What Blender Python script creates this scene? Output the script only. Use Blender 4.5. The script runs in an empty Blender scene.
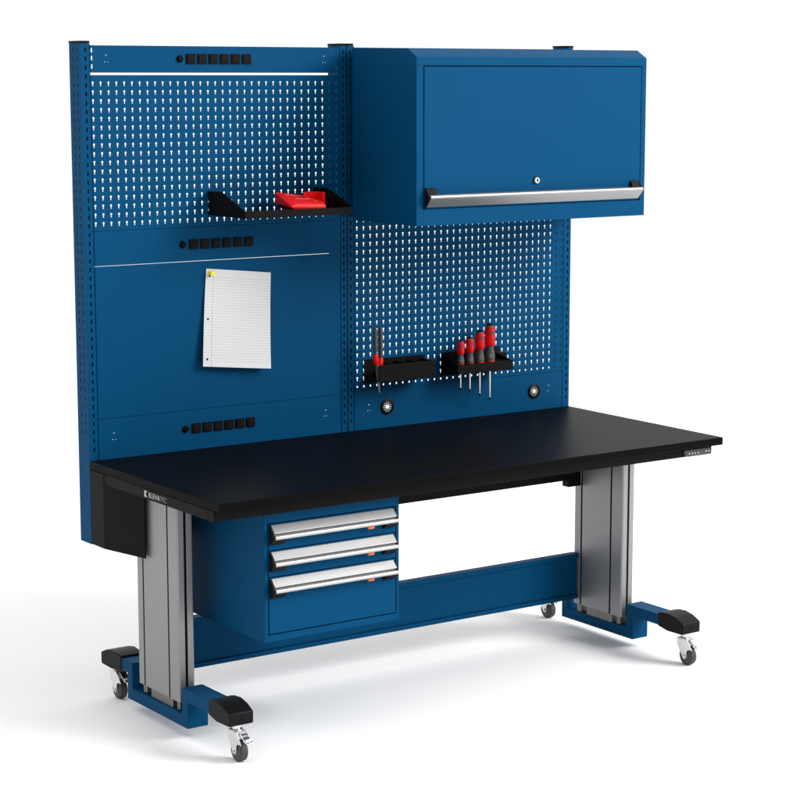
import bpy, bmesh, math, random
from mathutils import Vector, Matrix

random.seed(4)
SC = bpy.context.scene
COL = SC.collection

# ------------------------------------------------------------------ camera
cam_d = bpy.data.cameras.new("camera")
cam_d.sensor_width = 36.0
cam_d.lens = 2075.387 / 800.0 * 36.0
cam_d.clip_start = 0.05
cam_d.clip_end = 500.0
cam = bpy.data.objects.new("camera", cam_d)
COL.objects.link(cam)
cam.location = (-2.69431, -4.72172, 1.86587)
cam.rotation_euler = (math.pi / 2 - 0.1547898, 0.0, -0.6072506)
SC.camera = cam

# ------------------------------------------------------------------ world: white studio surround, dimmer towards the camera side
W = bpy.data.worlds.new("World")
SC.world = W
W.use_nodes = True
nt = W.node_tree
for n in list(nt.nodes):
    nt.nodes.remove(n)
out = nt.nodes.new("ShaderNodeOutputWorld")
bg = nt.nodes.new("ShaderNodeBackground")
tc = nt.nodes.new("ShaderNodeTexCoord")
dot = nt.nodes.new("ShaderNodeVectorMath"); dot.operation = 'DOT_PRODUCT'
dot.inputs[1].default_value = (0.46, 0.66, 0.60)
ramp = nt.nodes.new("ShaderNodeValToRGB")
ramp.color_ramp.interpolation = 'EASE'
ramp.color_ramp.elements[0].position = 0.0
ramp.color_ramp.elements[0].color = (0.07, 0.07, 0.073, 1)
ramp.color_ramp.elements[1].position = 0.62
ramp.color_ramp.elements[1].color = (1, 1, 1, 1)
mr = nt.nodes.new("ShaderNodeMapRange")
mr.inputs[1].default_value = -0.8; mr.inputs[2].default_value = 1.0
nt.links.new(tc.outputs["Generated"], dot.inputs[0])
nt.links.new(dot.outputs["Value"], mr.inputs[0])
nt.links.new(mr.outputs[0], ramp.inputs[0])
sepz = nt.nodes.new("ShaderNodeSeparateXYZ"); nt.links.new(tc.outputs["Generated"], sepz.inputs[0])
mz = nt.nodes.new("ShaderNodeMapRange"); mz.inputs[1].default_value = 0.08; mz.inputs[2].default_value = 0.55
mz.inputs[3].default_value = 0.83; mz.inputs[4].default_value = 1.08
nt.links.new(sepz.outputs[2], mz.inputs[0])
mul = nt.nodes.new("ShaderNodeVectorMath"); mul.operation = 'SCALE'
nt.links.new(ramp.outputs[0], mul.inputs[0]); nt.links.new(mz.outputs[0], mul.inputs["Scale"])
nt.links.new(mul.outputs[0], bg.inputs[0])
bg.inputs[1].default_value = 1.24
nt.links.new(bg.outputs[0], out.inputs[0])

# ------------------------------------------------------------------ lamps
def area(name, loc, target, size, power, color=(1, 1, 1)):
    d = bpy.data.lights.new(name, 'AREA')
    d.shape = 'DISK'; d.size = size; d.energy = power; d.color = color
    o = bpy.data.objects.new(name, d); COL.objects.link(o)
    o.location = loc
    o.rotation_euler = (Vector(target) - Vector(loc)).to_track_quat('-Z', 'Y').to_euler()
    return o
area("key_softbox", (5.5, -4.9, 4.9), (0.9, 0.3, 0.9), 4.3, 715)

SC.view_settings.view_transform = 'Standard'
SC.view_settings.look = 'None'
SC.view_settings.exposure = 0.0
SC.view_settings.gamma = 1.0
SC.view_settings.use_curve_mapping = False

# ------------------------------------------------------------------ materials
def mat(name, base, rough=0.5, metal=0.0, spec=0.5, noise=None, bump=None, coat=0.0):
    m = bpy.data.materials.new(name); m.use_nodes = True
    t = m.node_tree; b = t.nodes["Principled BSDF"]
    b.inputs["Base Color"].default_value = (*base, 1)
    b.inputs["Roughness"].default_value = rough
    b.inputs["Metallic"].default_value = metal
    b.inputs["Specular IOR Level"].default_value = spec
    b.inputs["Coat Weight"].default_value = coat
    tcn = t.nodes.new("ShaderNodeTexCoord")
    if noise:                       # (scale vec, amount) slight roughness variation
        mp = t.nodes.new("ShaderNodeMapping"); mp.inputs["Scale"].default_value = noise[0]
        nz = t.nodes.new("ShaderNodeTexNoise"); nz.inputs["Scale"].default_value = 1.0
        nz.inputs["Detail"].default_value = 4
        r = t.nodes.new("ShaderNodeMapRange")
        r.inputs[3].default_value = max(0, rough - noise[1]); r.inputs[4].default_value = min(1, rough + noise[1])
        t.links.new(tcn.outputs["Object"], mp.inputs[0]); t.links.new(mp.outputs[0], nz.inputs["Vector"])
        t.links.new(nz.outputs["Fac"], r.inputs[0]); t.links.new(r.outputs[0], b.inputs["Roughness"])
    if bump:                        # (scale vec, strength, distance)
        mp2 = t.nodes.new("ShaderNodeMapping"); mp2.inputs["Scale"].default_value = bump[0]
        nz2 = t.nodes.new("ShaderNodeTexNoise"); nz2.inputs["Scale"].default_value = 1.0
        nz2.inputs["Detail"].default_value = 3
        bp = t.nodes.new("ShaderNodeBump"); bp.inputs["Strength"].default_value = bump[1]
        bp.inputs["Distance"].default_value = bump[2]
        t.links.new(tcn.outputs["Object"], mp2.inputs[0]); t.links.new(mp2.outputs[0], nz2.inputs["Vector"])
        t.links.new(nz2.outputs["Fac"], bp.inputs["Height"]); t.links.new(bp.outputs[0], b.inputs["Normal"])
    return m

M = {}
M['floor'] = mat("studio_floor", (0.90, 0.90, 0.90), 0.9, spec=0.0)
M['blue'] = mat("blue_powder_coat", (0.0005, 0.0535, 0.1360), 0.50, spec=0.04, noise=((30, 30, 30), 0.05), bump=((900, 900, 900), 0.06, 0.0004))
M['laminate'] = mat("black_laminate", (0.003, 0.003, 0.0031), 0.41, spec=0.026, noise=((40, 40, 40), 0.03), bump=((700, 700, 700), 0.08, 0.0003))
M['black'] = mat("black_paint", (0.004, 0.0039, 0.0038), 0.5, spec=0.065, bump=((900, 900, 900), 0.05, 0.0004))
M['plastic'] = mat("black_plastic", (0.006, 0.006, 0.006), 0.46, spec=0.10, bump=((1200, 1200, 1200), 0.12, 0.0004))
M['socket'] = mat("socket_plastic", (0.0028, 0.0025, 0.0023), 0.5, spec=0.06)
M['sockface'] = mat("socket_face", (0.0075, 0.0055, 0.0045), 0.5, spec=0.06)
M['dark'] = mat("dark_void", (0.003, 0.003, 0.003), 0.8, spec=0.1)
M['alu'] = mat("brushed_aluminium", (0.27, 0.27, 0.275), 0.42, metal=0.55, noise=((400, 400, 6), 0.06), bump=((1500, 1500, 10), 0.05, 0.0002))
M['handle'] = mat("satin_aluminium", (0.30, 0.30, 0.304), 0.34, metal=0.7, noise=((6, 900, 900), 0.05), bump=((10, 1500, 1500), 0.04, 0.0002))
M['pull'] = mat("pull_aluminium", (0.47, 0.465, 0.46), 0.36, metal=0.6, noise=((6, 900, 900), 0.05), bump=((10, 1500, 1500), 0.05, 0.0002))
M['steel'] = mat("inner_steel", (0.20, 0.19, 0.175), 0.45, metal=0.9, noise=((300, 300, 5), 0.1))
M['zinc'] = mat("bright_zinc", (0.78, 0.78, 0.78), 0.24, metal=0.85)
M['chrome'] = mat("chrome", (0.75, 0.75, 0.75), 0.10, metal=1.0)
M['tyre'] = mat("grey_tyre", (0.035, 0.035, 0.037), 0.6, bump=((500, 500, 500), 0.06, 0.0003))
M['hub'] = mat("grey_hub", (0.11, 0.11, 0.115), 0.5)
M['red'] = mat("red_plastic", (0.74, 0.006, 0.008), 0.40, spec=0.16, noise=((60, 60, 60), 0.05))
M['redgrip'] = mat("red_grip", (0.62, 0.005, 0.005), 0.5, spec=0.14)
M['redline'] = mat("pale_red_highlight", (0.85, 0.25, 0.25), 0.5)  # pale tone stands in for the highlight on engraved edges
M['grey'] = mat("grey_rubber", (0.060, 0.060, 0.062), 0.6, spec=0.3, bump=((700, 700, 700), 0.1, 0.0003))
M['orange'] = mat("orange_latch", (0.75, 0.17, 0.02), 0.4)
M['white'] = mat("white_print", (0.75, 0.75, 0.75), 0.6)
M['greyprint'] = mat("grey_print", (0.17, 0.17, 0.17), 0.6)
M['paleprint'] = mat("pale_print", (0.50, 0.50, 0.50), 0.6)
M['yellow'] = mat("yellow_plastic", (0.85, 0.72, 0.03), 0.35)
M['bristle'] = mat("black_bristle", (0.006, 0.005, 0.005), 0.7)

# ruled paper: the printed lines come from the sheet's own UV
pm = bpy.data.materials.new("ruled_paper"); pm.use_nodes = True
t = pm.node_tree; pb = t.nodes["Principled BSDF"]; pb.inputs["Roughness"].default_value = 0.9
pb.inputs["Specular IOR Level"].default_value = 0.1
uv = t.nodes.new("ShaderNodeUVMap"); uv.uv_map = "UVMap"
sep = t.nodes.new("ShaderNodeSeparateXYZ"); t.links.new(uv.outputs[0], sep.inputs[0])
def mth(op, a, b=None):
    n = t.nodes.new("ShaderNodeMath"); n.operation = op
    for i, v in enumerate((a, b)):
        if v is None: continue
        if isinstance(v, (int, float)): n.inputs[i].default_value = v
        else: t.links.new(v, n.inputs[i])
    return n.outputs[0]
U_, V_ = sep.outputs[0], sep.outputs[1]
fr = mth('FRACT', mth('MULTIPLY', V_, 35.0))
line = mth('MULTIPLY', mth('LESS_THAN', fr, 0.20), mth('MULTIPLY', mth('GREATER_THAN', V_, 0.055), mth('LESS_THAN', V_, 0.925)))
marg = mth('LESS_THAN', mth('ABSOLUTE', mth('SUBTRACT', U_, 0.118)), 0.0035)
mix1 = t.nodes.new("ShaderNodeMixRGB"); mix1.inputs[1].default_value = (0.60, 0.60, 0.60, 1); mix1.inputs[2].default_value = (0.47, 0.48, 0.51, 1)
t.links.new(line, mix1.inputs[0])
mix2 = t.nodes.new("ShaderNodeMixRGB"); mix2.inputs[2].default_value = (0.40, 0.36, 0.37, 1)
t.links.new(marg, mix2.inputs[0]); t.links.new(mix1.outputs[0], mix2.inputs[1]); t.links.new(mix2.outputs[0], pb.inputs["Base Color"])
M['paper'] = pm

# ------------------------------------------------------------------ mesh builder (world coordinates in, one mesh object out)
class MB:
    def __init__(s):
        s.v = []; s.f = []; s.mi = []; s.mats = []
    def slot(s, m):
        if m is None: m = s.mats[0] if s.mats else None
        if m not in s.mats: s.mats.append(m)
        return s.mats.index(m)
    def add(s, verts, faces, m=None):
        o = len(s.v); k = s.slot(m) if m else 0
        s.v += [tuple(p) for p in verts]
        for f in faces:
            s.f.append([o + i for i in f]); s.mi.append(k)
        return s
    def box(s, a, b, m=None, rot=None):
        (x0, y0, z0), (x1, y1, z1) = a, b
        vs = [(x0,y0,z0),(x1,y0,z0),(x1,y1,z0),(x0,y1,z0),(x0,y0,z1),(x1,y0,z1),(x1,y1,z1),(x0,y1,z1)]
        if rot:
            c = Vector(((x0+x1)/2, (y0+y1)/2, (z0+z1)/2)); R = Matrix.Rotation(rot[1], 3, rot[0])
            vs = [tuple(R @ (Vector(p) - c) + c) for p in vs]
        return s.add(vs, [(0,3,2,1),(4,5,6,7),(0,1,5,4),(1,2,6,5),(2,3,7,6),(3,0,4,7)], m)
    def prism(s, pts, axis, lo, hi, m=None):
        """polygon pts in the two other axes (in xyz order), extruded along axis"""
        n = len(pts)
        def P(p, t):
            if axis == 'x': return (t, p[0], p[1])
            if axis == 'y': return (p[0], t, p[1])
            return (p[0], p[1], t)
        vs = [P(p, lo) for p in pts] + [P(p, hi) for p in pts]
        fs = [list(range(n))[::-1], list(range(n, 2*n))] + [(i, (i+1) % n, n+(i+1) % n, n+i) for i in range(n)]
        return s.add(vs, fs, m)
    def lathe(s, prof, c, axis=(0, 0, 1), seg=32, m=None, sy=1.0, caps=True):
        """prof: (radius, height) along axis from point c"""
        A = Vector(axis).normalized(); q = A.to_track_quat('Z', 'Y')
        vs = []; fs = []
        for r, h in prof:
            for k in range(seg):
                a = 2*math.pi*k/seg
                vs.append(Vector(c) + q @ Vector((r*math.cos(a), sy*r*math.sin(a), h)))
        n = len(prof)
        for i in range(n-1):
            for k in range(seg):
                fs.append((i*seg+k, i*seg+(k+1) % seg, (i+1)*seg+(k+1) % seg, (i+1)*seg+k))
        if caps and prof[0][0] > 1e-6: fs.append(list(range(seg))[::-1])
        if caps and prof[-1][0] > 1e-6: fs.append([(n-1)*seg+k for k in range(seg)])
        return s.add(vs, fs, m)
    def plate(s, us, vs, holes, fmap, th, m=None):
        """sheet with holes; fmap(u, v, d) -> xyz with d the depth from 0 to th. holes {(i,j): CCW polygon}"""
        idx = {}; V2 = []; F = []
        def vid(u, v):
            k = (round(u, 6), round(v, 6))
            if k not in idx:
                idx[k] = len(V2); V2.append((u, v))
            return idx[k]
        for i in range(len(us)-1):
            for j in range(len(vs)-1):
                c = [vid(us[i], vs[j]), vid(us[i+1], vs[j]), vid(us[i+1], vs[j+1]), vid(us[i], vs[j+1])]
                h = holes.get((i, j))
                if h is None:
                    F.append(c); continue
                if h == 'open': continue
                cu = sum(p[0] for p in h)/len(h); cv = sum(p[1] for p in h)/len(h)
                ids = [vid(*p) for p in h]
                quad = []
                for (u, v) in h:
                    du, dv = u-cu, v-cv
                    quad.append((0 if dv < 0 else 3) if du < 0 else (1 if dv < 0 else 2))
                n = len(h)
                for a in range(n):
                    b = (a+1) % n
                    qa, qb = quad[a], quad[b]
                    if qa == qb: F.append([c[qa], ids[b], ids[a]])
                    else: F.append([c[qa], c[qb], ids[b], ids[a]])
        n = len(V2)
        verts = [fmap(u, v, 0.0) for u, v in V2] + [fmap(u, v, th) for u, v in V2]
        faces = [list(f) for f in F] + [[n+i for i in reversed(f)] for f in F]
        ed = {}
        for f in F:
            for a in range(len(f)):
                e = (f[a], f[(a+1) % len(f)])
                ed[e] = 1
        for (a, b) in ed:
            if (b, a) not in ed: faces.append([b, a, n+a, n+b])
        return s.add(verts, faces, m)
    def build(s, name, m=None, parent=None, bevel=0.0, seg=2, smooth=35, uvf=None, origin=None):
        if m and m not in s.mats: s.mats.insert(0, m) if not s.mats else s.mats.append(m)
        org = Vector((0, 0, 0))
        if parent is not None:
            p = parent
            while p is not None:
                org += Vector(p.location); p = p.parent
        loc = Vector((0, 0, 0))
        if origin is not None:
            loc = Vector(origin) - org; org = Vector(origin)
        me = bpy.data.meshes.new(name)
        me.from_pydata([tuple(Vector(p) - org) for p in s.v], [], s.f)
        for k in s.mats: me.materials.append(k)
        me.polygons.foreach_set("material_index", s.mi)
        bm = bmesh.new(); bm.from_mesh(me)
        bmesh.ops.recalc_face_normals(bm, faces=bm.faces)
        bm.to_mesh(me); bm.free()
        if smooth:
            me.polygons.foreach_set("use_smooth", [True]*len(me.polygons))
            me.set_sharp_from_angle(angle=math.radians(smooth))
        o = bpy.data.objects.new(name, me); COL.objects.link(o)
        o.location = loc
        if parent is not None: o.parent = parent
        if bevel:
            b = o.modifiers.new("bevel", 'BEVEL'); b.width = bevel; b.segments = seg
            b.limit_method = 'ANGLE'; b.angle_limit = math.radians(40); b.harden_normals = False
        return o

def mb(m):
    b = MB(); b.slot(m); return b

def tag(o, label, cat, group=None):
    o['label'] = label; o['category'] = cat
    if group: o['group'] = group
    return o

def thing(name, loc, label, cat, group=None):
    o = bpy.data.objects.new(name, None); o.empty_display_size = 0.1
    COL.objects.link(o); o.location = loc
    return tag(o, label, cat, group)

def copy_part(o, parent, dloc):
    c = o.copy(); COL.objects.link(c); c.parent = parent
    c.location = Vector(o.location) + Vector(dloc)
    for ch in list(o.children):
        g = ch.copy(); COL.objects.link(g); g.parent = c
    return c

def text_mesh(body, size):
    cu = bpy.data.curves.new("lettering", 'FONT'); cu.body = body; cu.size = size; cu.extrude = 0.0004
    cu.space_character = 1.02
    o = bpy.data.objects.new("lettering", cu); COL.objects.link(o)
    dg = bpy.context.evaluated_depsgraph_get(); dg.update()
    me = bpy.data.meshes.new_from_object(o.evaluated_get(dg))
    bpy.data.objects.remove(o, do_unlink=True)
    return me

# ------------------------------------------------------------------ floor
b = mb(M['floor']); b.add([(-60,-60,0),(60,-60,0),(60,60,0),(-60,60,0)], [(0,1,2,3)])
fl = b.build("floor", smooth=0); fl['kind'] = 'structure'

# ------------------------------------------------------------------ workbench
Zt = 0.7391
BW = 1.829
BD = 0.7663
YP = 0.7665         # front plane of posts and panels
TOP = 1.9545

wb = thing("workbench", (0.9, 0.4, 0.0), "tall blue rolling workbench with black top, grey lifting legs and pegboard back", "workbench")

# top and frame
mb(M['laminate']).box((0, 0, Zt-0.0240), (BW, BD, Zt)).build("worktop", parent=wb, bevel=0.0016)
b = mb(M['black'])
fz0, fz1 = 0.6835, Zt-0.0255
b.box((0.002, 0.034, fz0), (1.813, 0.064, fz1))
b.box((0.002, 0.0645, fz0), (0.030, 0.672, fz1))
b.box((1.785, 0.0645, fz0), (1.813, 0.700, fz1))
b.box((0.0305, 0.640, fz0), (1.7845, 0.668, fz1))
fr_o = b.build("top_frame", parent=wb, bevel=0.0012)
# lettering and emblem on the left side of the frame
for body, mm, y0 in (("ELEVA", M['paleprint'], 0.4005), ("TEC", M['greyprint'], 0.3345)):
    me = text_mesh(body, 0.0205)
    w = max(v.co.x for v in me.vertices) - min(v.co.x for v in me.vertices)
    x0 = min(v.co.x for v in me.vertices)
    target = 0.0650 if body == "ELEVA" else 0.0400
    bb = mb(mm)
    bb.add([(0.0017 - v.co.z, y0 - (v.co.x - x0)*target/w, 0.6915 + v.co.y) for v in me.vertices], [list(p.vertices) for p in me.polygons])
    bb.build("lettering", parent=fr_o, smooth=0)
    bpy.data.meshes.remove(me)
bb = mb(M['paleprint'])
for pl in ([(0.426, 0.690), (0.420, 0.690), (0.420, 0.7075), (0.426, 0.7075)],
           [(0.4192, 0.699), (0.4105, 0.7075), (0.417, 0.7075), (0.4192, 0.7045)],
           [(0.4192, 0.6985), (0.410, 0.690), (0.4165, 0.690), (0.4192, 0.6925)]):
    bb.prism(pl, 'x', 0.0010, 0.0019)
bb.build("emblem", parent=fr_o, smooth=0)
# under-top crossbar and bracket
b = mb(M['black'])
b.box((0.11, 0.5550, 0.5300), (1.6525, 0.5800, 0.6830))
b.box((1.6528, 0.5480, 0.5080), (1.7060, 0.5810, 0.6830))
b.build("support_bar", parent=wb, bevel=0.0015)
# height control panel at right front
b = mb(M['grey'])
b.prism([(1.690, 0.7035), (1.694, 0.7065), (1.803, 0.7065), (1.806, 0.7035), (1.806, 0.688), (1.802, 0.6845), (1.706, 0.6845), (1.698, 0.6875)], 'y', 0.0262, 0.0339)
cp = b.build("control_panel", parent=wb, bevel=0.0012)
for k, (x, z) in enumerate([(1.711, .6945), (1.7235, .6945), (1.736, .6945), (1.7485, .6945), (1.782, .6965), (1.794, .6965)]):
    mb(M['white']).lathe([(0.0022, 0), (0.0022, 0.0008), (0.0012, 0.0012)], (x, 0.0262, z), (0, -1, 0), 10).build("button", parent=cp)

# cable cover under the left back of the top
b = mb(M['black'])
b.prism([(0.0, 0.7655), (0.0, 0.6825), (0.040, 0.5030), (0.0445, 0.5030), (0.0445, 0.7655)], 'z', 0.4885, Zt-0.0255)
b.build("cable_cover", parent=wb, bevel=0.002, smooth=0)

# posts ---------------------------------------------------------------
PITCH = 0.0254
def rect_hole(cu, cv, w, h):
    return [(cu-w/2, cv-h/2), (cu+w/2, cv-h/2), (cu+w/2, cv+h/2), (cu-w/2, cv+h/2)]
def slotted(b, u_cols, u0, u1, v0, v1, fmap, vslot0, vslot1, w=0.0048, h=0.0125, th=0.002, m=None):
    us = [u0]
    for a, c in zip(u_cols, u_cols[1:]): us.append((a+c)/2)
    us.append(u1)
    n = int((vslot1-vslot0)/PITCH)
    vs = [v0] + [vslot1-(n-k)*PITCH for k in range(n+1)] + [v1]
    vs = sorted(set(round(v, 5) for v in vs))
    H = {}
    for i, cu in enumerate(u_cols):
        for j in range(1, len(vs)-2):
            H[(i, j)] = rect_hole(cu, (vs[j]+vs[j+1])/2, w, h)
    b.plate(us, vs, H, fmap, th, m)
def post(x0, x1, cols, side_slots, dark_strips, flange):
    z0, z1 = 0.4873, TOP+0.0052
    yb = 0.838
    b = mb(M['blue'])
    slotted(b, cols, x0, x1, z0, z1, lambda u, v, d: (u, YP+d, v), 0.75, z1-0.006)
    if side_slots:
        slotted(b, [0.7875, 0.8125], YP+0.0022, yb, z0, z1, lambda u, v, d: (x0+d, u, v), 0.80, z1-0.006, w=0.0045)
    else:
        b.box((x0, YP+0.0022, z0), (x0+0.002, yb, z1))
    b.box((x1-0.002, YP+0.0022, z0), (x1, yb, z1))
    b.box((x0+0.0022, yb-0.002, z0), (x1-0.0022, yb, z1))
    for r in dark_strips:                                    # dark strip stands in for the shade of the middle groove
        b.box((r-0.0013, YP-0.0012, z0), (r+0.0013, YP-0.0002, z1), M['dark'])
    if flange: b.box((x1+0.0002, YP+0.0045, z0+0.2), (x1+flange, YP+0.006, z1))
    if x0 > 0.1: b.box((x0-0.0042, YP+0.0045, z0+0.2), (x0-0.0002, YP+0.006, z1-0.006))
    o = b.build("post", parent=wb, smooth=0)
    cb = mb(M['black']); cb.box((x0-0.0012, YP-0.0015, z1+0.0003), (x1+0.0012, yb+0.0015, z1+0.0070))
    cb.build("post_cap", parent=o, bevel=0.0012)
    return o
post(0.0, 0.0290, [0.0165], True, [], 0.0042)
post(0.8925, 0.9395, [0.9025, 0.9290], False, [0.9155], 0.007)
post(1.8000, 1.8290, [1.8160], False, [], 0)

# pegboards -------------------------------------------------------------
KH = [(p[0]*0.90, p[1]*0.86) for p in [(-0.0020, -0.0078), (0.0020, -0.0078), (0.0020, 0.0006), (0.0038, 0.0016), (0.0038, 0.0056), (0.0020, 0.0076),
      (-0.0020, 0.0076), (-0.0038, 0.0056), (-0.0038, 0.0016), (-0.0020, 0.0006)]]
DOT = [(0.0034*math.cos(a), 0.0038*math.sin(a)) for a in [2*math.pi*(k+0.5)/10 for k in range(10)]]
def pegboard(x0, x1, z0, z1, cx0, ncol, zrow_top, nrow, last_dots, parent):
    us = [x0] + [cx0 + (i+0.5)*PITCH for i in range(ncol-1)] + [x1]
    vs = [z0] + [zrow_top - (nrow-1-k)*PITCH - PITCH/2 for k in range(nrow+1)] + [z1]
    if vs[0] >= vs[1]-0.001: vs.pop(1)
    H = {}
    base = len(vs) - 2 - nrow
    for i in range(ncol):
        for r in range(nrow):
            cz = zrow_top - (nrow-1-r)*PITCH
            shp = DOT if (last_dots and r == 0) else KH
            H[(i, base + r)] = [(cx0+i*PITCH+p[0], cz+p[1]) for p in shp]
    b = mb(M['blue'])
    b.plate(us, vs, H, lambda u, v, d: (u, YP+d, v), 0.0016)
    return b.build("pegboard", parent=parent, smooth=0)
PX0, PX1 = 0.0317, 0.8890
QX0, QX1 = 0.9420, 1.7978
pegboard(PX0, PX1, 1.4182, 1.8690, 0.0380, 34, 1.8441, 17, False, wb)
pegboard(QX0, QX1, 0.8655, TOP, 0.9528, 34, 0.8803+21*PITCH, 22, True, wb)

def circle(cx, cz, r, n=16):
    return [(cx+r*math.cos(2*math.pi*(k+0.5)/n), cz+r*math.sin(2*math.pi*(k+0.5)/n)) for k in range(n)]
def knock(b, cx, cz):
    """partial slits of a knock-out, laid as cells of their own later"""
def strip(name, x0, x1, z0, z1, knocks, edge_slots, big, parent):
    """flat cover strip; knocks: (x, z, small slits), big: (x, z, r) round holes"""
    us = {x0, x1}; hl = []
    for (x, z) in knocks:
        for dx, dz, w, h in ((0.0, 0.0095, 0.0050, 0.0016), (-0.0045, -0.0095, 0.0036, 0.0016), (0.0055, -0.0095, 0.0028, 0.0014)):
            hl.append(('r', x+dx, z+dz, w, h))
    for (x, z) in edge_slots: hl.append(('r', x, z, 0.0048, 0.0125))
    for (x, z, r) in big: hl.append(('c', x, z, r, r))
    # make cuts so that each hole lies alone in a cell
    us = [x0, x1]; vs = [z0, z1]
    for k, x, z, w, h in hl:
        p = 0.0008 if k == 'r' else 0.003
        hw, hh = (w/2, h/2) if k == 'r' else (w, h)
        us += [x-hw-p, x+hw+p]; vs += [z-hh-p, z+hh+p]
    us = sorted(set(round(u, 5) for u in us if x0 <= u <= x1)); vs = sorted(set(round(v, 5) for v in vs if z0 <= v <= z1))
    H = {}; rest = []
    for k, x, z, w, h in hl:
        p = 0.0008 if k == 'r' else 0.003
        hw, hh = (w/2, h/2) if k == 'r' else (w, h)
        i0 = us.index(min(us, key=lambda q: abs(q-(x-hw-p)))); i1 = us.index(min(us, key=lambda q: abs(q-(x+hw+p))))
        j0 = vs.index(min(vs, key=lambda q: abs(q-(z-hh-p)))); j1 = vs.index(min(vs, key=lambda q: abs(q-(z+hh+p))))
        for i in range(i0, i1):
            for j in range(j0, j1): H[(i, j)] = 'open'
        rest.append((us[i0], us[i1], vs[j0], vs[j1], rect_hole(x, z, w, h) if k == 'r' else circle(x, z, w, 24)))
    b = mb(M['blue'])
    fm = lambda u, v, d: (u, YP+d, v)
    b.plate(us, vs, H, fm, 0.0016)
    for (a0, a1, c0, c1, poly) in rest:
        b.plate([a0, a1], [c0, c1], {(0, 0): poly}, fm, 0.0016)
    return b.build(name, parent=parent, smooth=0)

def sockets(panel, zc):
    b = mb(M['socket'])
    for k in range(6):
        xc = 0.3608 + k*0.0384
        b = mb(M['socket'])
        b.box((xc-0.0150, YP-0.0042, zc-0.0147), (xc+0.0150, YP-0.0003, zc+0.0147))
        b.box((xc-0.0110, YP-0.0058, zc-0.0110), (xc+0.0110, YP-0.0040, zc+0.0110), M['sockface'])
        for dx, dz, w, h in ((-0.0045, 0.003, 0.0018, 0.0075), (0.0045, 0.003, 0.0018, 0.0065), (0.0, -0.006, 0.004, 0.004)):
            b.box((xc+dx-w/2, YP-0.00602, zc+dz-h/2), (xc+dx+w/2, YP-0.0050, zc+dz+h/2), M['dark'])
        b.build("socket", parent=panel, bevel=0.0007)
    mb(M['socket']).lathe([(0.0108, 0), (0.0108, 0.003), (0.0085, 0.0036), (0.0078, 0.0075), (0.0068, 0.0082)], (0.3240, YP-0.0002, zc), (0, -1, 0), 24).build("breaker_button", parent=panel)

s1 = strip("power_panel", PX0, PX1, 1.8760, TOP-0.0005, [(0.0825, 1.9164), (0.832, 1.9175)],
           [(0.0365, 1.9395), (0.0365, 1.9175), (0.0365, 1.8935), (0.8770, 1.9415), (0.8770, 1.9160), (0.8770, 1.8905)], [], wb)
sockets(s1, 1.9165)
s2 = strip("power_panel", PX0, PX1, 1.3152, 1.4168, [], [], [], wb)
sockets(s2, 1.3655)
s3 = strip("power_panel", PX0, PX1, 0.7300, 0.8605, [(0.0825, 0.8060), (0.832, 0.8065)], [], [], wb)
sockets(s3, 0.8045)
b = mb(M['blue']); b.box((PX0, YP, 0.8620), (PX1, YP+0.0016, 1.3139))
b.build("plain_panel", parent=wb, smooth=0)
cpn = strip("cable_panel", QX0, QX1, 0.7300, 0.8640, [(0.9975, 0.8090), (1.7405, 0.8090)], [], [(1.0680, 0.8060, 0.0185), (1.6755, 0.8046, 0.0185)], wb)
for (gx, gz) in ((1.0680, 0.8060), (1.6755, 0.8046)):
    b = mb(M['plastic'])
    b.lathe([(0.0178, 0.0), (0.0255, 0.0), (0.0255, 0.003), (0.0225, 0.005), (0.0190, 0.005), (0.0172, 0.003), (0.0172, 0.0), (0.0178, 0.0)], (gx, YP-0.0002, gz), (0, -1, 0), 40, caps=False)
    g = b.build("grommet", parent=cpn)
    bb = mb(M['bristle'])
    for k in range(13):
        a = 2*math.pi*(k+0.3)/13
        a0, a1 = a-0.155, a+0.155
        ri, ro = 0.0062, 0.0180
        q0, q1 = a-0.20, a+0.20
        bb.prism([(gx+ro*math.cos(q0), gz+ro*math.sin(q0)), (gx+ro*math.cos(q1), gz+ro*math.sin(q1)), (gx+ri*math.cos(a1), gz+ri*math.sin(a1)), (gx+ri*math.cos(a0), gz+ri*math.sin(a0))], 'y', YP-0.0022, YP-0.0012)
    bb.build("brush_ring", parent=g, smooth=0)
# added bars behind the thin joints block the bright background, keeping them dark
for (a0, a1, za, zb) in ((PX0, PX1, 1.4080, 1.4255), (PX0, PX1, 0.8500, 0.8700), (QX0, QX1, 0.8540, 0.8715)):
    mb(M['blue']).box((a0+0.002, YP+0.0022, za), (a1-0.002, YP+0.0100, zb)).build("joint_backing", parent=wb, smooth=0)

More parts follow.
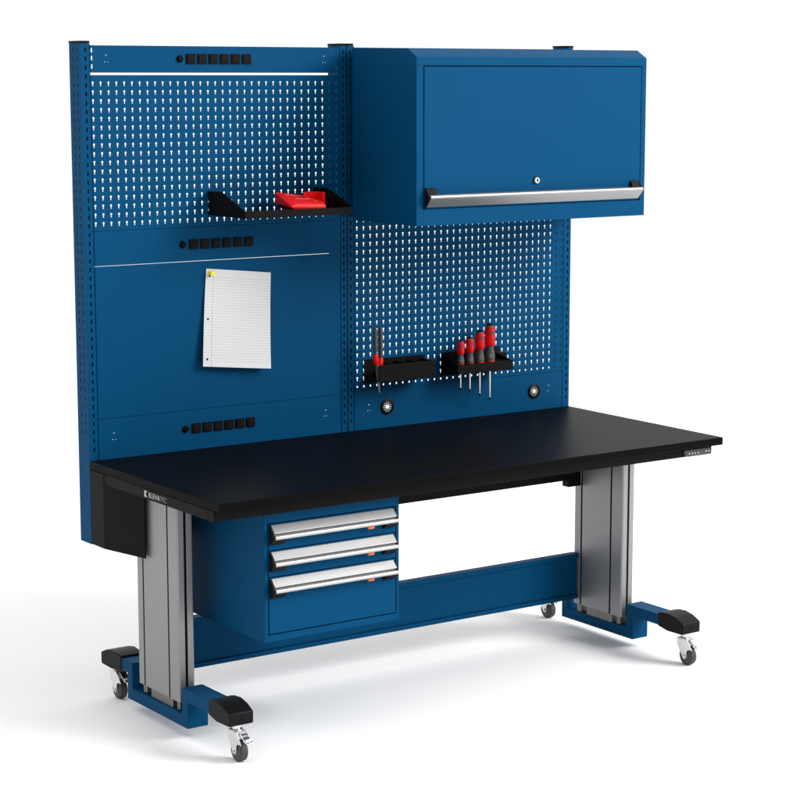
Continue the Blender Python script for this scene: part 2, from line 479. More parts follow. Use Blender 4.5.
# legs ------------------------------------------------------------------
LY0, LY1 = 0.335, 0.5815
def leg(x0):
    x1 = x0+0.0515
    z0, z1 = 0.0985, fz0-0.0005
    b = mb(M['alu'])
    c = 0.004
    gy1, gy2 = LY0+0.058, LY1-0.038        # groove positions on the flat sides
    gx = (x0+x1)/2
    gd, gw = 0.004, 0.0042
    def ch(lst): return lst
    poly = [(x0+c, LY0), (gx-gw, LY0), (gx-gw, LY0+gd), (gx+gw, LY0+gd), (gx+gw, LY0), (x1-c, LY0), (x1, LY0+c),
            (x1, gy1-gw), (x1-gd, gy1-gw), (x1-gd, gy1+gw), (x1, gy1+gw), (x1, gy2-gw), (x1-gd, gy2-gw), (x1-gd, gy2+gw), (x1, gy2+gw),
            (x1, LY1-c), (x1-c, LY1), (gx+gw, LY1), (gx+gw, LY1-gd), (gx-gw, LY1-gd), (gx-gw, LY1), (x0+c, LY1), (x0, LY1-c),
            (x0, gy2+gw), (x0+gd, gy2+gw), (x0+gd, gy2-gw), (x0, gy2-gw), (x0, gy1+gw), (x0+gd, gy1+gw), (x0+gd, gy1-gw), (x0, gy1-gw), (x0, LY0+c)]
    b.prism(poly, 'z', z0, z1)
    # dark strip in each groove, its shade put into the colour
    for (a0, a1, e0, e1) in ((gx-gw+.0002, gx+gw-.0002, LY0+0.0016, LY0+gd-.0001), (gx-gw+.0002, gx+gw-.0002, LY1-gd+.0001, LY1-0.0016)):
        b.box((a0, e0, z0+.0005), (a1, e1, z1-.0005), M['dark'])
    for gy in (gy1, gy2):
        b.box((x0+0.0016, gy-gw+.0002, z0+.0005), (x0+gd-.0001, gy+gw-.0002, z1-.0005), M['dark'])
        b.box((x1-gd+.0001, gy-gw+.0002, z0+.0005), (x1-0.0016, gy+gw-.0002, z1-.0005), M['dark'])
    o = b.build("leg", parent=wb, smooth=0, bevel=0.0005, seg=1)
    def inner(e, y0, y1): mb(M['steel']).box((x0+e, y0, 0.0705), (x1-e, y1, z0-0.0002)).build("inner_column", parent=o, bevel=0.002)
    inner(0.008, LY0+0.012, LY0+0.030)
    n = 6
    s = mb(M['steel'])                                   # ribbed middle column, one mesh
    pr = []
    for k in range(n):
        ya = LY0+0.052+k*(0.130/n); yb = ya+0.130/n
        pr += [(x0+0.0075, ya), (x0+0.0060, ya+0.0015), (x0+0.0060, yb-0.0015)]
    pr += [(x0+0.0075, LY0+0.182), (x1-0.006, LY0+0.182), (x1-0.006, LY0+0.052)]
    s.prism(pr, 'z', 0.0705, z0-0.0002); s.build("inner_column", parent=o, smooth=0)
    inner(0.008, LY1-0.034, LY1-0.012)
    return o
LX, RX = 0.0530, 1.7070
leg(LX); leg(RX)

# feet --------------------------------------------------------------------
def foot(x0):
    x1 = x0+0.067
    b = mb(M['blue'])
    prof = [(0.150, 0.112), (0.2838, 0.112), (0.2838, 0.0340), (0.6500, 0.0340), (0.6500, 0.112), (0.745, 0.112), (0.745, 0.1480),
            (0.6190, 0.1480), (0.6190, 0.0695), (0.3160, 0.0695), (0.3160, 0.1480), (0.150, 0.1480)]
    b.prism(prof, 'x', x0, x1)
    o = b.build("foot", parent=wb, bevel=0.0016)
    xc = (x0+x1)/2
    for sgn, yc, yo in ((1, 0.0375, 0.158), (-1, 0.8130, 0.685)):
        f = lambda d: yc + sgn*d
        L = abs(yo-yc)
        pr = [(f(0), 0.1075), (f(0.004), 0.1035), (f(0.072), 0.1035), (f(L), 0.1105), (f(L), 0.1535), (f(L-0.02), 0.1590), (f(0.07), 0.1605), (f(0.035), 0.1540), (f(0.002), 0.1410), (f(0), 0.1370)]
        if sgn < 0: pr = pr[::-1]
        c = mb(M['plastic']); c.prism(pr, 'x', xc-0.0405, xc+0.0405)
        # taper towards the arm
        nv = []
        for (x, y, z) in c.v:
            d = abs(y-yc)
            k = 0.93+0.07*d/0.05 if d < 0.05 else (1.0 if d < 0.07 else 1.0 - 0.10*(d-0.07)/(L-0.07))
            nv.append((xc+(x-xc)*k, y, z))
        c.v = nv
        cap = c.build("end_cap", parent=o, bevel=0.0065, seg=3)
        mb(M['dark']).lathe([(0.0046, 0), (0.0046, 0.0004)], (xc+0.001, f(0.0002), 0.123), (0, -sgn, 0), 14).build("screw_hole", parent=cap)
    return o
foot(0.0500); foot(1.7135)

# casters -------------------------------------------------------------------
def caster(xc, yc):
    """wheel centre above (xc, yc); the stem stands a little behind it"""
    R = 0.0305
    ys = yc+0.016
    b = mb(M['zinc'])
    b.lathe([(0.0115, 0.0885), (0.0115, 0.0960), (0.0170, 0.0962), (0.0170, 0.1032)], (xc, ys, 0), (0, 0, 1), 28)
    b.lathe([(0.0185, 0.0815), (0.0200, 0.0840), (0.0185, 0.0883)], (xc, ys, 0), (0, 0, 1), 28)
    prof = [(yc+0.006, 0.0225), (yc+0.0105, 0.030), (yc+0.022, 0.044), (yc+0.034, 0.064), (yc+0.037, 0.082), (yc+0.034, 0.0865),
            (yc-0.006, 0.0865), (yc-0.024, 0.071), (yc-0.036, 0.0560), (yc-0.0345, 0.0535), (yc-0.026, 0.0555), (yc-0.013, 0.0515), (yc-0.0095, 0.044), (yc-0.0085, 0.030), (yc-0.004, 0.0225), (yc, 0.0205)]
    for s in (-1, 1):
        xa = xc+s*0.0150
        b.prism(prof, 'x', min(xa, xa+s*0.0022), max(xa, xa+s*0.0022))
    # bridge over the wheel
    b.prism([(yc+0.034, 0.0840), (yc+0.034, 0.0865), (yc-0.006, 0.0865), (yc-0.024, 0.071), (yc-0.0225, 0.0690), (yc-0.007, 0.0835)], 'x', xc-0.0148, xc+0.0148)
    root = b.build("caster", parent=wb, bevel=0.0008, smooth=35)
    w = mb(M['tyre'])
    w.lathe([(0.0225, -0.0115), (0.0275, -0.0115), (0.0298, -0.0095), (R, -0.005), (R, 0.005), (0.0298, 0.0095), (0.0275, 0.0115), (0.0225, 0.0115)], (xc, yc, R), (1, 0, 0), 48)
    w.build("wheel", parent=root)
    h = mb(M['hub'])
    h.lathe([(0.0222, -0.0122), (0.0222, 0.0122)], (xc, yc, R), (1, 0, 0), 40)
    h.lathe([(0.0195, -0.0128), (0.0195, 0.0128)], (xc, yc, R), (1, 0, 0), 40, M['tyre'])
    h.lathe([(0.0135, -0.0133), (0.0135, 0.0133)], (xc, yc, R), (1, 0, 0), 32)
    h.build("hub", parent=root)
    n = mb(M['chrome'])
    n.lathe([(0.0045, -0.0215), (0.0062, -0.0200), (0.0062, -0.0175), (0.0062, 0.0175), (0.0062, 0.0200), (0.0045, 0.0215)], (xc, yc, R), (1, 0, 0), 6)
    n.build("axle_bolt", parent=root)
    l = mb(M['chrome'])
    l.prism([(yc-0.0100, 0.0850), (yc-0.016, 0.0870), (yc-0.037, 0.0710), (yc-0.0545, 0.0640), (yc-0.0545, 0.0615), (yc-0.034, 0.0640), (yc-0.024, 0.0725)], 'x', xc-0.0095, xc+0.0125)
    l.box((xc-0.0075, yc-0.0475, 0.0665), (xc+0.0105, yc-0.0420, 0.0735), M['zinc'])
    l.build("brake_lever", parent=root, bevel=0.0012)
    return root
c0 = caster(0.0827, 0.0500)
for dx, dy in ((0.0, 0.7130), (1.6635, 0.0), (1.6635, 0.7130)):
    copy_part(c0, wb, (dx, dy, 0))

# crossbeam ---------------------------------------------------------------
b = mb(M['blue'])
bx0, bx1 = LX+0.0520, RX-0.0005
b.box((bx0, 0.5620, 0.1330), (bx1, 0.5640, 0.2580))
b.box((bx0, 0.5540, 0.2583), (bx1, 0.5860, 0.2740))
b.box((bx0, 0.5560, 0.1180), (bx1, 0.5860, 0.1327))
b.box((bx0, 0.5835, 0.1330), (bx1, 0.5855, 0.2580))
cbm = b.build("crossbeam", parent=wb, bevel=0.0012)
mb(M['dark']).lathe([(0.006, 0), (0.006, 0.0004)], (1.560, 0.570, 0.27405), (0, 0, 1), 16).build("cable_hole", parent=cbm)

# ------------------------------------------------------------------ overhead cabinet
CX0, CX1, CY0, CY1 = 0.9195, 1.8283, 0.3934, 0.7400
CZ0, CZ1 = 1.4181, 1.9482
oc = thing("overhead_cabinet", (1.34, 0.56, CZ0), "blue overhead cabinet with a lift up door and aluminium handle, hung on the right pegboard", "cabinet")
DX0, DX1, DZ0, DZ1 = 0.9479, 1.8067, 1.4699, 1.8947
b = mb(M['blue'])
side = [(CY0, CZ0), (CY1, CZ0), (CY1, CZ1+0.004), (CY0+0.046, CZ1), (CY0, 1.9227)]
b.prism(side, 'x', CX0, CX0+0.002)
b.prism(side, 'x', CX1-0.002, CX1)
b.box((CX0+0.0022, CY0, CZ0), (DX0-0.0030, CY0+0.002, DZ1+0.0027))
b.box((DX1+0.0030, CY0, CZ0), (CX1-0.0022, CY0+0.002, DZ1+0.0027))
b.box((DX0-0.0028, CY0, CZ0), (DX1+0.0028, CY0+0.002, DZ0-0.0018))
b.prism([(CY0, DZ1+0.0030), (CY0+0.002, DZ1+0.0030), (CY0+0.002, 1.9227), (CY0+0.046, CZ1-0.001), (CY1, CZ1+0.003), (CY1, CZ1+0.004), (CY0+0.046, CZ1), (CY0, 1.9227)], 'x', CX0+0.0022, CX1-0.0022)
b.box((CX0+0.0022, CY0+0.0025, CZ0), (CX1-0.0022, CY1-0.0022, CZ0+0.002))
b.box((CX0+0.0022, CY1-0.002, CZ0), (CX1-0.0022, CY1, CZ1+0.0035))
# dark reveal behind the door gap
b.box((DX0-0.008, CY0+0.010, DZ0-0.008), (DX1+0.008, CY0+0.012, DZ1+0.008), M['dark'])
# hem line along the top of the left side
b.box((CX0-0.0006, CY0+0.004, 1.8947), (CX0-0.0001, CY1-0.004, 1.8957))
b.build("body", parent=oc, bevel=0.0008, seg=2)
for (xa, xb) in ((CX0+0.022, CX0+0.037), (1.8020, 1.8260)):
    mb(M['blue']).box((xa, CY1+0.0003, CZ0+0.03), (xb, YP-0.0005, CZ1-0.01)).build("hanging_bracket", parent=oc, smooth=0)
door = mb(M['blue']).box((DX0, CY0-0.0010, DZ0), (DX1, CY0+0.008, DZ1)).build("door", parent=oc, bevel=0.0012)
def arc(cx, cy, r, a0, a1, n=8):
    return [(cx+r*math.cos(math.radians(a0+(a1-a0)*k/n)), cy+r*math.sin(math.radians(a0+(a1-a0)*k/n))) for k in range(n+1)]
yf = CY0-0.0012
# handle profile (y, z): rounded lip on top, sloping grip face below
hp = [(yf, 1.5121)] + arc(yf-0.0245, 1.5051, 0.0068, 95, 245, 10) + [(yf-0.0255, 1.4956), (yf-0.0245, 1.4946), (yf-0.0060, 1.4746), (yf, 1.4736)]
HB0, HB1 = DX0+0.0045, 1.7956
hd = mb(M['handle']).prism(hp, 'x', HB0, HB1).build("handle", parent=door, smooth=30)
capp = [(yf, 1.5316), (yf-0.006, 1.5306), (yf-0.0215, 1.5136), (yf-0.0235, 1.5021), (yf-0.0225, 1.4921), (yf-0.0035, 1.4696), (yf, 1.4696)]
c = mb(M['plastic']); c.prism(capp, 'x', DX0+0.0005, HB0-0.0002)
c.prism([(yf, 1.5316), (yf-0.006, 1.5306), (yf-0.0180, 1.5126), (yf, 1.5126)], 'x', HB0, HB0+0.036)
c.build("handle_cap", parent=door, bevel=0.0008)
c = mb(M['plastic']); c.prism(capp, 'x', HB1+0.0002, HB1+0.004)
c.prism([(yf, 1.5316), (yf-0.006, 1.5306), (yf-0.0180, 1.5126), (yf, 1.5126)], 'x', HB1-0.032, HB1)
c.build("handle_cap", parent=door, bevel=0.0008)
lk = mb(M['zinc'])
lk.lathe([(0.0100, 0), (0.0100, 0.006), (0.0085, 0.0078), (0.0045, 0.0078), (0.0040, 0.0070)], (1.3776, yf, 1.5439), (0, -1, 0), 28)
lk.box((1.3776-0.0020, yf-0.0082, 1.5439-0.0042), (1.3776+0.0020, yf-0.0066, 1.5439+0.0042), M['dark'])
lk.lathe([(0.0118, 0), (0.0118, 0.0022), (0.0105, 0.0030)], (1.3776, yf, 1.5439), (0, -1, 0), 28, M['black'])
lk.build("lock", parent=door)

# ------------------------------------------------------------------ drawer unit
UX0, UX1, UY0, UY1, UZ0, UZ1 = 0.1809, 0.6351, 0.0753, 0.5400, 0.3133, fz0-0.0006
du = thing("drawer_unit", (0.408, 0.30, UZ0), "blue three drawer cabinet with aluminium pulls hung under the left of the black worktop", "drawers")
FX0, FX1 = 0.1975, 0.6225
b = mb(M['blue'])
b.box((UX0, UY0, UZ0), (UX0+0.002, UY1, UZ1)); b.box((UX1-0.002, UY0, UZ0), (UX1, UY1, UZ1))
b.box((UX0+0.0022, UY0, UZ0), (FX0-0.0028, UY0+0.002, UZ1)); b.box((FX1+0.0028, UY0, UZ0), (UX1-0.0022, UY0+0.002, UZ1))
b.box((FX0-0.0026, UY0, UZ0), (FX1+0.0026, UY0+0.002, 0.3322)); b.box((FX0-0.0026, UY0, 0.6490), (FX1+0.0026, UY0+0.002, UZ1))
b.box((UX0+0.0022, UY0+0.0025, UZ0), (UX1-0.0022, UY1-0.0022, UZ0+0.002)); b.box((UX0+0.0022, UY1-0.002, UZ0), (UX1-0.0022, UY1, UZ1))
b.box((UX0+0.0022, UY0+0.0025, UZ1-0.002), (UX1-0.0022, UY1-0.0022, UZ1))
b.box((FX0-0.006, UY0+0.009, UZ0+0.010), (FX1+0.006, UY0+0.011, UZ1-0.010), M['dark'])
b.build("body", parent=du, bevel=0.0008)
def drawer(z0, z1):
    yf = UY0-0.0008
    d = mb(M['blue']).box((FX0, yf, z0), (FX1, UY0+0.0075, z1)).build("drawer", parent=du, bevel=0.0010)
    ht = z1-0.0028
    y1 = yf-0.0002
    # sloping face, thin groove, rounded lip
    pr = [(y1, ht), (y1-0.0030, ht), (y1-0.0215, ht-0.0190), (y1-0.0218, ht-0.0200), (y1-0.0165, ht-0.0206), (y1-0.0165, ht-0.0252)] + \
         arc(y1-0.0238, ht-0.0318, 0.0062, 50, 265, 22) + [(y1-0.018, ht-0.0378), (y1, ht-0.030)]
    HX0, HX1 = FX0+0.0065, FX1-0.0105
    pb_ = mb(M['pull']); pb_.prism(pr, 'x', HX0, HX1)
    pb_.box((HX0+0.0004, y1-0.0172, ht-0.0254), (HX1-0.0004, y1-0.0167, ht-0.0212), M['hub'])  # grey strip puts the groove's shade into its colour
    pb_.build("handle", parent=d, smooth=16)
    cp_ = [(y1, ht+0.0015), (y1-0.003, ht+0.0012), (y1-0.0230, ht-0.0230), (y1-0.0260, ht-0.0330), (y1-0.0225, ht-0.0420), (y1-0.006, ht-0.0545), (y1, ht-0.0545)]
    tabp = [(y1, ht-0.0390), (y1-0.0215, ht-0.0390), (y1-0.0200, ht-0.0440), (y1-0.006, ht-0.0545), (y1, ht-0.0545)]
    c = mb(M['plastic']); c.prism(cp_, 'x', FX0+0.0010, HX0-0.0002); c.prism(tabp, 'x', HX0, HX0+0.040); c.build("handle_cap", parent=d, bevel=0.0008)
    c = mb(M['plastic']); c.prism(cp_, 'x', HX1+0.0002, HX1+0.0045); c.prism(tabp, 'x', HX1-0.036, HX1); c.build("handle_cap", parent=d, bevel=0.0008)
    l = mb(M['orange'])
    l.lathe([(0.0038, -0.010), (0.0050, -0.008), (0.0050, 0.008), (0.0038, 0.010)], (0.527, y1-0.0150, ht-0.0430), (1, 0, 0), 14)
    l.build("latch", parent=d)
drawer(0.5728, 0.6465); drawer(0.4970, 0.5707); drawer(0.3350, 0.4949)

# ------------------------------------------------------------------ tray shelf on the left pegboard
TX0, TX1, TY0, TZ0 = 0.4132, 0.7930, 0.5490, 1.4516
ts = thing("tool_tray", (0.60, 0.66, TZ0), "black steel tray shelf with sloping side brackets hooked on the upper left pegboard", "shelf")
b = mb(M['black']); b.box((TX0+0.0022, TY0+0.0022, TZ0), (TX1-0.0022, 0.7640, TZ0+0.002)); b.build("shelf_floor", parent=ts, smooth=0)
mb(M['black']).box((TX0+0.0005, TY0, TZ0), (TX1-0.0005, TY0+0.002, TZ0+0.0220)).build("front_lip", parent=ts, bevel=0.0007)
sd = [(TY0+0.0022, TZ0), (0.7655, TZ0), (0.7655, TZ0+0.010), (0.7610, TZ0+0.0125), (0.7610, TZ0+0.0215), (0.7655, TZ0+0.024), (0.7655, TZ0+0.034), (0.7610, TZ0+0.0365), (0.7610, TZ0+0.0455), (0.7655, TZ0+0.048),
      (0.7655, TZ0+0.0715), (0.6850, TZ0+0.0735), (0.5800, TZ0+0.0340), (TY0+0.0022, TZ0+0.0220)]
mb(M['black']).prism(sd, 'x', TX0, TX0+0.002).build("side_bracket", parent=ts, smooth=0)
mb(M['black']).prism(sd, 'x', TX1-0.002, TX1).build("side_bracket", parent=ts, smooth=0)

# red block on the tray -----------------------------------------------------
zt = TZ0+0.0022
rc = thing("tool_dock", (0.68, 0.64, zt), "bright red plastic dock with a rounded well, lying in the black tray", "tool dock")
b = mb(M['red'])
L0 = [(0.640, 0.600, zt), (0.716, 0.597, zt), (0.770, 0.700, zt), (0.655, 0.712, zt)]
L1 = [(0.5990, 0.588, 1.4748), (0.7215, 0.586, 1.4720), (0.7830, 0.706, 1.4740), (0.6235, 0.722, 1.4815)]
L2 = [(0.6000, 0.590, 1.4800), (0.7215, 0.588, 1.4790), (0.7830, 0.704, 1.4860), (0.6230, 0.722, 1.5130)]
L3 = [(0.6230, 0.594, 1.4880), (0.7190, 0.592, 1.4860), (0.7780, 0.700, 1.4960), (0.6290, 0.719, 1.5160)]
vs = L0+L1+L2+L3
fs = [(3, 2, 1, 0), (12, 13, 14, 15)]
for k in range(3):
    for i in range(4):
        fs.append((4*k+i, 4*k+(i+1) % 4, 4*k+4+(i+1) % 4, 4*k+4+i))
b.add(vs, fs)
rb = b.build("base", parent=rc, bevel=0.0045, seg=3, smooth=50)
def on_top(u, v):            # point on the sloping top face
    p = Vector(L3[0]).lerp(Vector(L3[1]), u).lerp(Vector(L3[3]).lerp(Vector(L3[2]), u), v)
    return p
def highlight_line(pts, wdt=0.0009):  # thin pale bars paint the highlight along the dock's engraved lines
    g = mb(M['redline'])
    for p, q in zip(pts, pts[1:]):
        P, Q = on_top(*p), on_top(*q)
        d = (Q-P).normalized(); n = Vector((0, 0, 1)); sd_ = d.cross(n).normalized()*wdt
        up = Vector((0, 0, 0.0012))
        g.add([P-sd_, P+sd_, Q+sd_, Q-sd_, P-sd_+up, P+sd_+up, Q+sd_+up, Q-sd_+up], [(3,2,1,0),(4,5,6,7),(0,1,5,4),(1,2,6,5),(2,3,7,6),(3,0,4,7)])
    g.build("highlight_bar", parent=rb, smooth=0)
highlight_line([(0.10, 0.80), (0.50, 0.80), (0.80, 0.20)])
highlight_line([(0.22, 0.45), (0.62, 0.50)])
w = mb(M['red'])
# curved wall of the well at the right
cw = []
ci, co = 0.024, 0.032
pts_o = [(0.7230+co*math.cos(math.radians(a)), 0.6560+co*math.sin(math.radians(a))*1.15) for a in range(-60, 171, 15)]
pts_i = [(0.7230+ci*math.cos(math.radians(a)), 0.6560+ci*math.sin(math.radians(a))*1.15) for a in range(-60, 171, 15)]
n = len(pts_o)
V = [(x, y, zt+0.0300) for x, y in pts_o] + [(x, y, zt+0.0300) for x, y in pts_i] + [(x, y, zt+0.0615) for x, y in pts_o] + [(x, y, zt+0.0615) for x, y in pts_i]
Fc = []
for i in range(n-1):
    Fc += [(i, i+1, 2*n+i+1, 2*n+i), (n+i+1, n+i, 3*n+i, 3*n+i+1), (2*n+i, 2*n+i+1, 3*n+i+1, 3*n+i), (i+1, i, n+i, n+i+1)]
Fc += [(0, 2*n, 3*n, n), (n-1, 2*n-1, 4*n-1, 3*n-1)]
w.add(V, Fc); w.build("well", parent=rc, bevel=0.0015, seg=2)

# ------------------------------------------------------------------ racks on the right pegboard
def rack(name, x0, x1, y0, zl0, zl1, holes, back, label):
    t = thing(name, ((x0+x1)/2, 0.74, zl0), label, "tool rack", "black racks on the right pegboard")
    mb(M['black']).prism(back, 'y', 0.7625, 0.7645).build("back_plate", parent=t, smooth=0)
    us = [x0]; H = {}
    k = 0
    for (hx, hr) in holes:
        us += [hx-hr*1.25, hx+hr*1.25]
    us.append(x1); us = sorted(us)
    zf = zl1-0.0035 if name == 'screwdriver_rack' else zl0+0.004
    b = mb(M['black'])
    yh = y0+0.026
    vs = [y0+0.0022, yh-0.012, yh+0.012, 0.7623]
    for (hx, hr) in holes:
        i = us.index(hx-hr*1.25); H[(i, 1)] = circle(hx, yh, hr, 16)
    b.plate(us, vs, H, lambda u, v, d: (u, v, zf+d), 0.002)
    b.build("shelf", parent=t, smooth=0)
    mb(M['black']).box((x0, y0, zl0), (x1, y0+0.002, zl1)).build("front_lip", parent=t, bevel=0.0007)
    return t, yh, zf
lrack, yhl, zfl = rack("plier_rack", 0.9775, 1.1990, 0.6785, 0.9030, 0.9580, [(1.02, 0.011), (1.072, 0.011), (1.122, 0.011), (1.172, 0.011)],
     [(0.9765, 0.8885), (1.2150, 0.8950), (1.2150, 0.9665), (0.9765, 0.9665)], "deep black tool rack with high front lip, holding only a pair of pliers")
# end cheeks and dividers, black steel
mb(M['black']).box((1.1970, 0.6807, 0.9030), (1.1990, 0.7620, 0.9560)).build("end_cheek", parent=lrack, smooth=0)
for xx in (1.046, 1.097, 1.147):
    mb(M['black']).box((xx-0.001, 0.6807, 0.9092), (xx+0.001, 0.7620, 0.9540)).build("divider", parent=lrack, smooth=0)
DRV = [(1.3110, 0.93, 0.0122, 0.0790), (1.3490, 0.93, 0.0132, 0.0870), (1.3895, 0.94, 0.0150, 0.1052), (1.4310, 0.95, 0.0168, 0.1240)]
rrack, yhr, zfr = rack("screwdriver_rack", 1.2825, 1.5085, 0.6690, 0.9050, 0.9340, [(d[0], 0.0075) for d in DRV],
     [(1.2815, 0.8890), (1.5480, 0.8990), (1.5480, 0.9250), (1.5520, 0.9250), (1.5520, 0.9480), (1.5230, 0.9500), (1.5230, 0.9700), (1.2815, 0.9660)],
     "shallow black tool rack holding a row of four red screwdrivers")
for pr, xx in (([(0.6712, 0.9050), (0.7620, 0.8930), (0.7620, 0.9650), (0.7200, 0.9600), (0.6712, 0.9330)], 1.2825), ([(0.6712, 0.9050), (0.7620, 0.8930), (0.7620, 0.9500), (0.6712, 0.9330)], 1.5065)):
    mb(M['black']).prism(pr, 'x', xx, xx+0.002).build("end_cheek", parent=rrack, smooth=0)

# screwdrivers ----------------------------------------------------------------
LBL = ["smallest of the four red and grey screwdrivers, at the left end of the rack",
       "second smallest red and grey screwdriver, next to the smallest one",
       "second largest red and grey screwdriver, between the tallest and the two small ones",
       "largest and tallest of the four red and grey screwdrivers, right end of the row"]
TIPZ = [0.8480, 0.8400, 0.8220, 0.8050]
for k, (x, q, R, H) in enumerate(DRV):
    y = yhr
    z0 = zfr+0.0023
    t = thing("screwdriver", (x, y, z0), LBL[k], "screwdriver", "screwdrivers in the rack")
    h = mb(M['grey'])
    def zz(f): return z0 + f*H
    # lower grey part: flared collar narrowing to a waist
    h.lathe([(R*0.92, zz(0.02)), (R*1.0, zz(0.05)), (R*1.02, zz(0.12)), (R*0.96, zz(0.22)), (R*0.76, zz(0.33)), (R*0.74, zz(0.38)), (R*0.82, zz(0.43))], (x, y, 0), seg=28)
    # thumb dimple ring facing front
    h.lathe([(R*0.40, 0), (R*0.42, R*0.06), (R*0.26, R*0.08)], (x-R*0.40, y-R*0.90, zz(0.17)), (-0.42, -0.91, 0), 16, M['hub'])
    # top shoulder
    h.build("handle", parent=t, smooth=50)
    h = mb(M['grey'])
    h.lathe([(R*0.86, zz(0.935)), (R*0.80, zz(0.965)), (R*0.70, zz(0.985))], (x, y, 0), seg=28)
    h.build("handle_end", parent=t, smooth=50)
    g = mb(M['redgrip'])
    g.lathe([(R*0.78, zz(0.42)), (R*0.95, zz(0.445)), (R*1.01, zz(0.55)), (R*1.03, zz(0.68)), (R*1.0, zz(0.80)), (R*0.93, zz(0.89)), (R*0.84, zz(0.945))], (x, y, 0), seg=28)
    g.build("red_grip", parent=t, smooth=50)
    g = mb(M['redgrip'])
    g.lathe([(R*0.80, zz(0.0)), (R*0.98, zz(0.008)), (R*0.98, zz(0.035)), (R*0.90, zz(0.045))], (x, y, 0), seg=28)
    g.build("red_collar", parent=t, smooth=50)
    # grey mark panel moulded into the grip
    for (za, zb, a0, a1) in ((0.74, 0.83, -122, -72), (0.62, 0.66, -105, -82)):
        mk = mb(M['grey'])
        vs = []; n = 6
        for i in range(n+1):
            a = math.radians(a0 + (a1-a0)*i/n)
            for rr in (R*0.93, R*1.045):
                for zf_ in (za, zb):
                    vs.append((x+rr*math.cos(a), y+rr*math.sin(a), zz(zf_)))
        fs = []
        for i in range(n):
            o = 4*i; p = 4*(i+1)
            fs += [(o+2, p+2, p+3, o+3), (o, o+1, p+1, p), (o, p, p+2, o+2), (o+1, o+3, p+3, p+1)]
        fs += [(0, 2, 3, 1), (4*n, 4*n+1, 4*n+3, 4*n+2)]
        mk.add(vs, fs)
        mk.build("grip_mark", parent=t, smooth=30)
    mb(M['plastic']).lathe([(R*0.74, zz(0.980)), (R*0.76, zz(1.0)), (R*0.60, zz(1.025)), (R*0.2, zz(1.032))], (x, y, 0), seg=24).build("end_button", parent=t, smooth=50)
    rb_ = 0.0022 + 0.0003*k
    mb(M['zinc']).lathe([(rb_, TIPZ[k]+0.008), (rb_, z0+0.001)], (x, y, 0), seg=16).build("blade", parent=t)
    mb(M['dark']).lathe([(rb_*0.35, TIPZ[k]-0.001), (rb_*1.05, TIPZ[k]+0.004), (rb_*1.05, TIPZ[k]+0.0082)], (x, y, 0), seg=12).build("tip", parent=t)

# pliers ------------------------------------------------------------------------
px, py = 0.9790, 0.6900
pt = thing("pliers", (px, py, 0.90), "slim pliers with long grey handles and red collars standing at the left rack's end", "pliers")
for xa, zc0, z_lo, xr in ((0.9706, 0.9890, 0.9590, 0.9722), (0.9917, 0.9760, 0.9500, 0.9868)):
    b = mb(M['grey'])
    L = 1.0765-zc0
    b.lathe([(0.0045, 0.0), (0.0060, 0.010), (0.0064, 0.3*L), (0.0062, 0.8*L), (0.0056, 0.95*L), (0.003, L)], (xa, py, zc0), (0, 0, 1), 18, sy=1.2)
    b.build("handle", parent=pt, smooth=50)
    r = mb(M['redgrip'])
    h = zc0+0.004-z_lo
    r.lathe([(0.0050, 0.0), (0.0078, 0.003), (0.0082, 0.5*h), (0.0074, 0.85*h), (0.0058, h)], (xr, py-0.001, z_lo), (xa-xr, 0, h), 18, sy=1.15)
    r.build("red_collar", parent=pt, smooth=50)
b = mb(M['hub'])
b.lathe([(0.0065, -0.0040), (0.0065, 0.0040)], (px+0.001, py-0.001, 0.9530), (0, 1, 0), 20)
b.prism([(px-0.0068, 0.952), (px+0.0035, 0.8680), (px+0.0066, 0.8680), (px+0.0068, 0.952), (px+0.004, 0.963), (px-0.004, 0.963)], 'y', py-0.003, py+0.003)
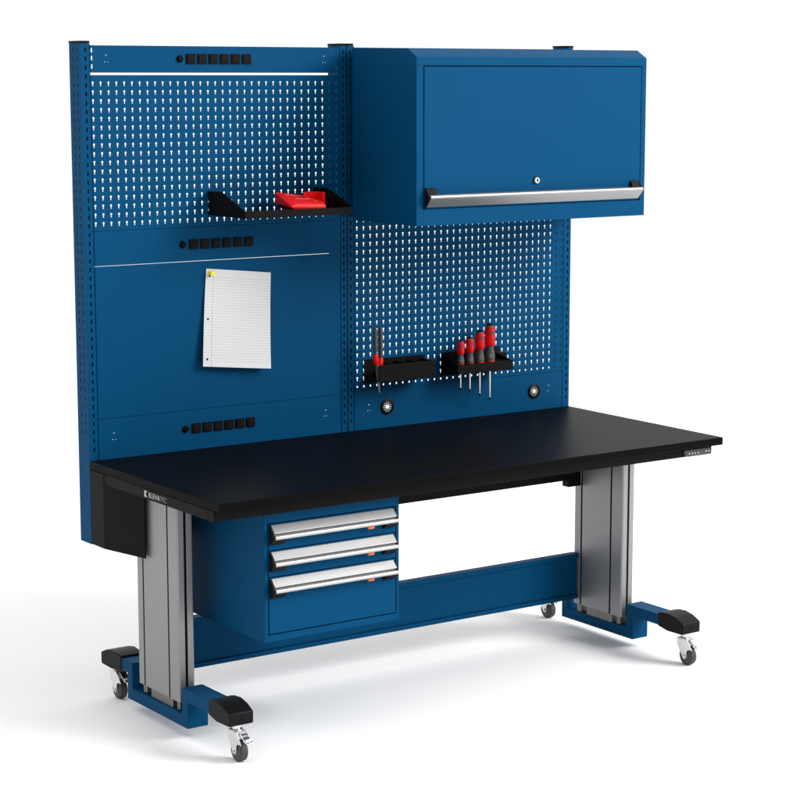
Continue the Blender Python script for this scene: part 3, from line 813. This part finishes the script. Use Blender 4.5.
b.build("jaws", parent=pt, bevel=0.0006)

# ------------------------------------------------------------------ paper and push pin
TL = Vector((0.4022, 0.7630, 1.2903)); TR = Vector((0.6285, 0.7600, 1.2664))
BL = Vector((0.3745, 0.7420, 0.9954)); BR = Vector((0.6125, 0.7380, 0.9706))
def pmap(u, v, d):
    # v measured upwards, 0 at the foot of the sheet
    w = 1-v
    top = TL.lerp(TR, u); bot = BL.lerp(BR, u)
    p = top.lerp(bot, w)
    y0 = top.y + (bot.y-top.y)*(w**1.6)
    y0 -= 0.003*math.sin(math.pi*u)*w
    return (p.x, y0+d, p.z)
us = [0, 0.03, 0.085] + [0.085+0.915*k/8 for k in range(1, 9)]
hv = [0.075, 0.485, 0.925]
vs = [0]
for h in hv: vs += [h-0.022, h+0.022]
vs += [1.0]
full = [vs[0]]
for a, c in zip(vs, vs[1:]):
    n = max(1, int((c-a)/0.06))
    full += [a+(c-a)*(k+1)/n for k in range(n)]
H = {}
for h in hv:
    j = min(range(len(full)), key=lambda q: abs(full[q]-(h-0.022)))
    H[(1, j)] = [(0.0575+0.0155*math.cos(2*math.pi*(k+.5)/14), h+0.0118*math.sin(2*math.pi*(k+.5)/14)) for k in range(14)]
b = mb(M['paper']); b.plate(us, full, H, lambda u, v, d: (u, v, d), 0.0003)
uvs = [(p[0], p[1]) for p in b.v]
b.v = [pmap(*p) for p in b.v]
po = b.build("paper_sheet", smooth=60)
tag(po, "white ruled notebook sheet with three punched holes, pinned slightly askew to the plain blue panel", "paper")
lay = po.data.uv_layers.new(name="UVMap")
for lp in po.data.loops: lay.data[lp.index].uv = uvs[lp.vertex_index]
pin = mb(M['yellow'])
pin.lathe([(0.0075, 0.000), (0.0080, 0.002), (0.0050, 0.004), (0.0042, 0.011), (0.0066, 0.0145), (0.0072, 0.0165), (0.0060, 0.0182)], (0.4165, 0.7615, 1.2755), (-0.1, -1, 0.05), 24)
po2 = pin.build("push_pin", smooth=50)
tag(po2, "small yellow push pin in the upper left corner of the paper sheet", "push pin")
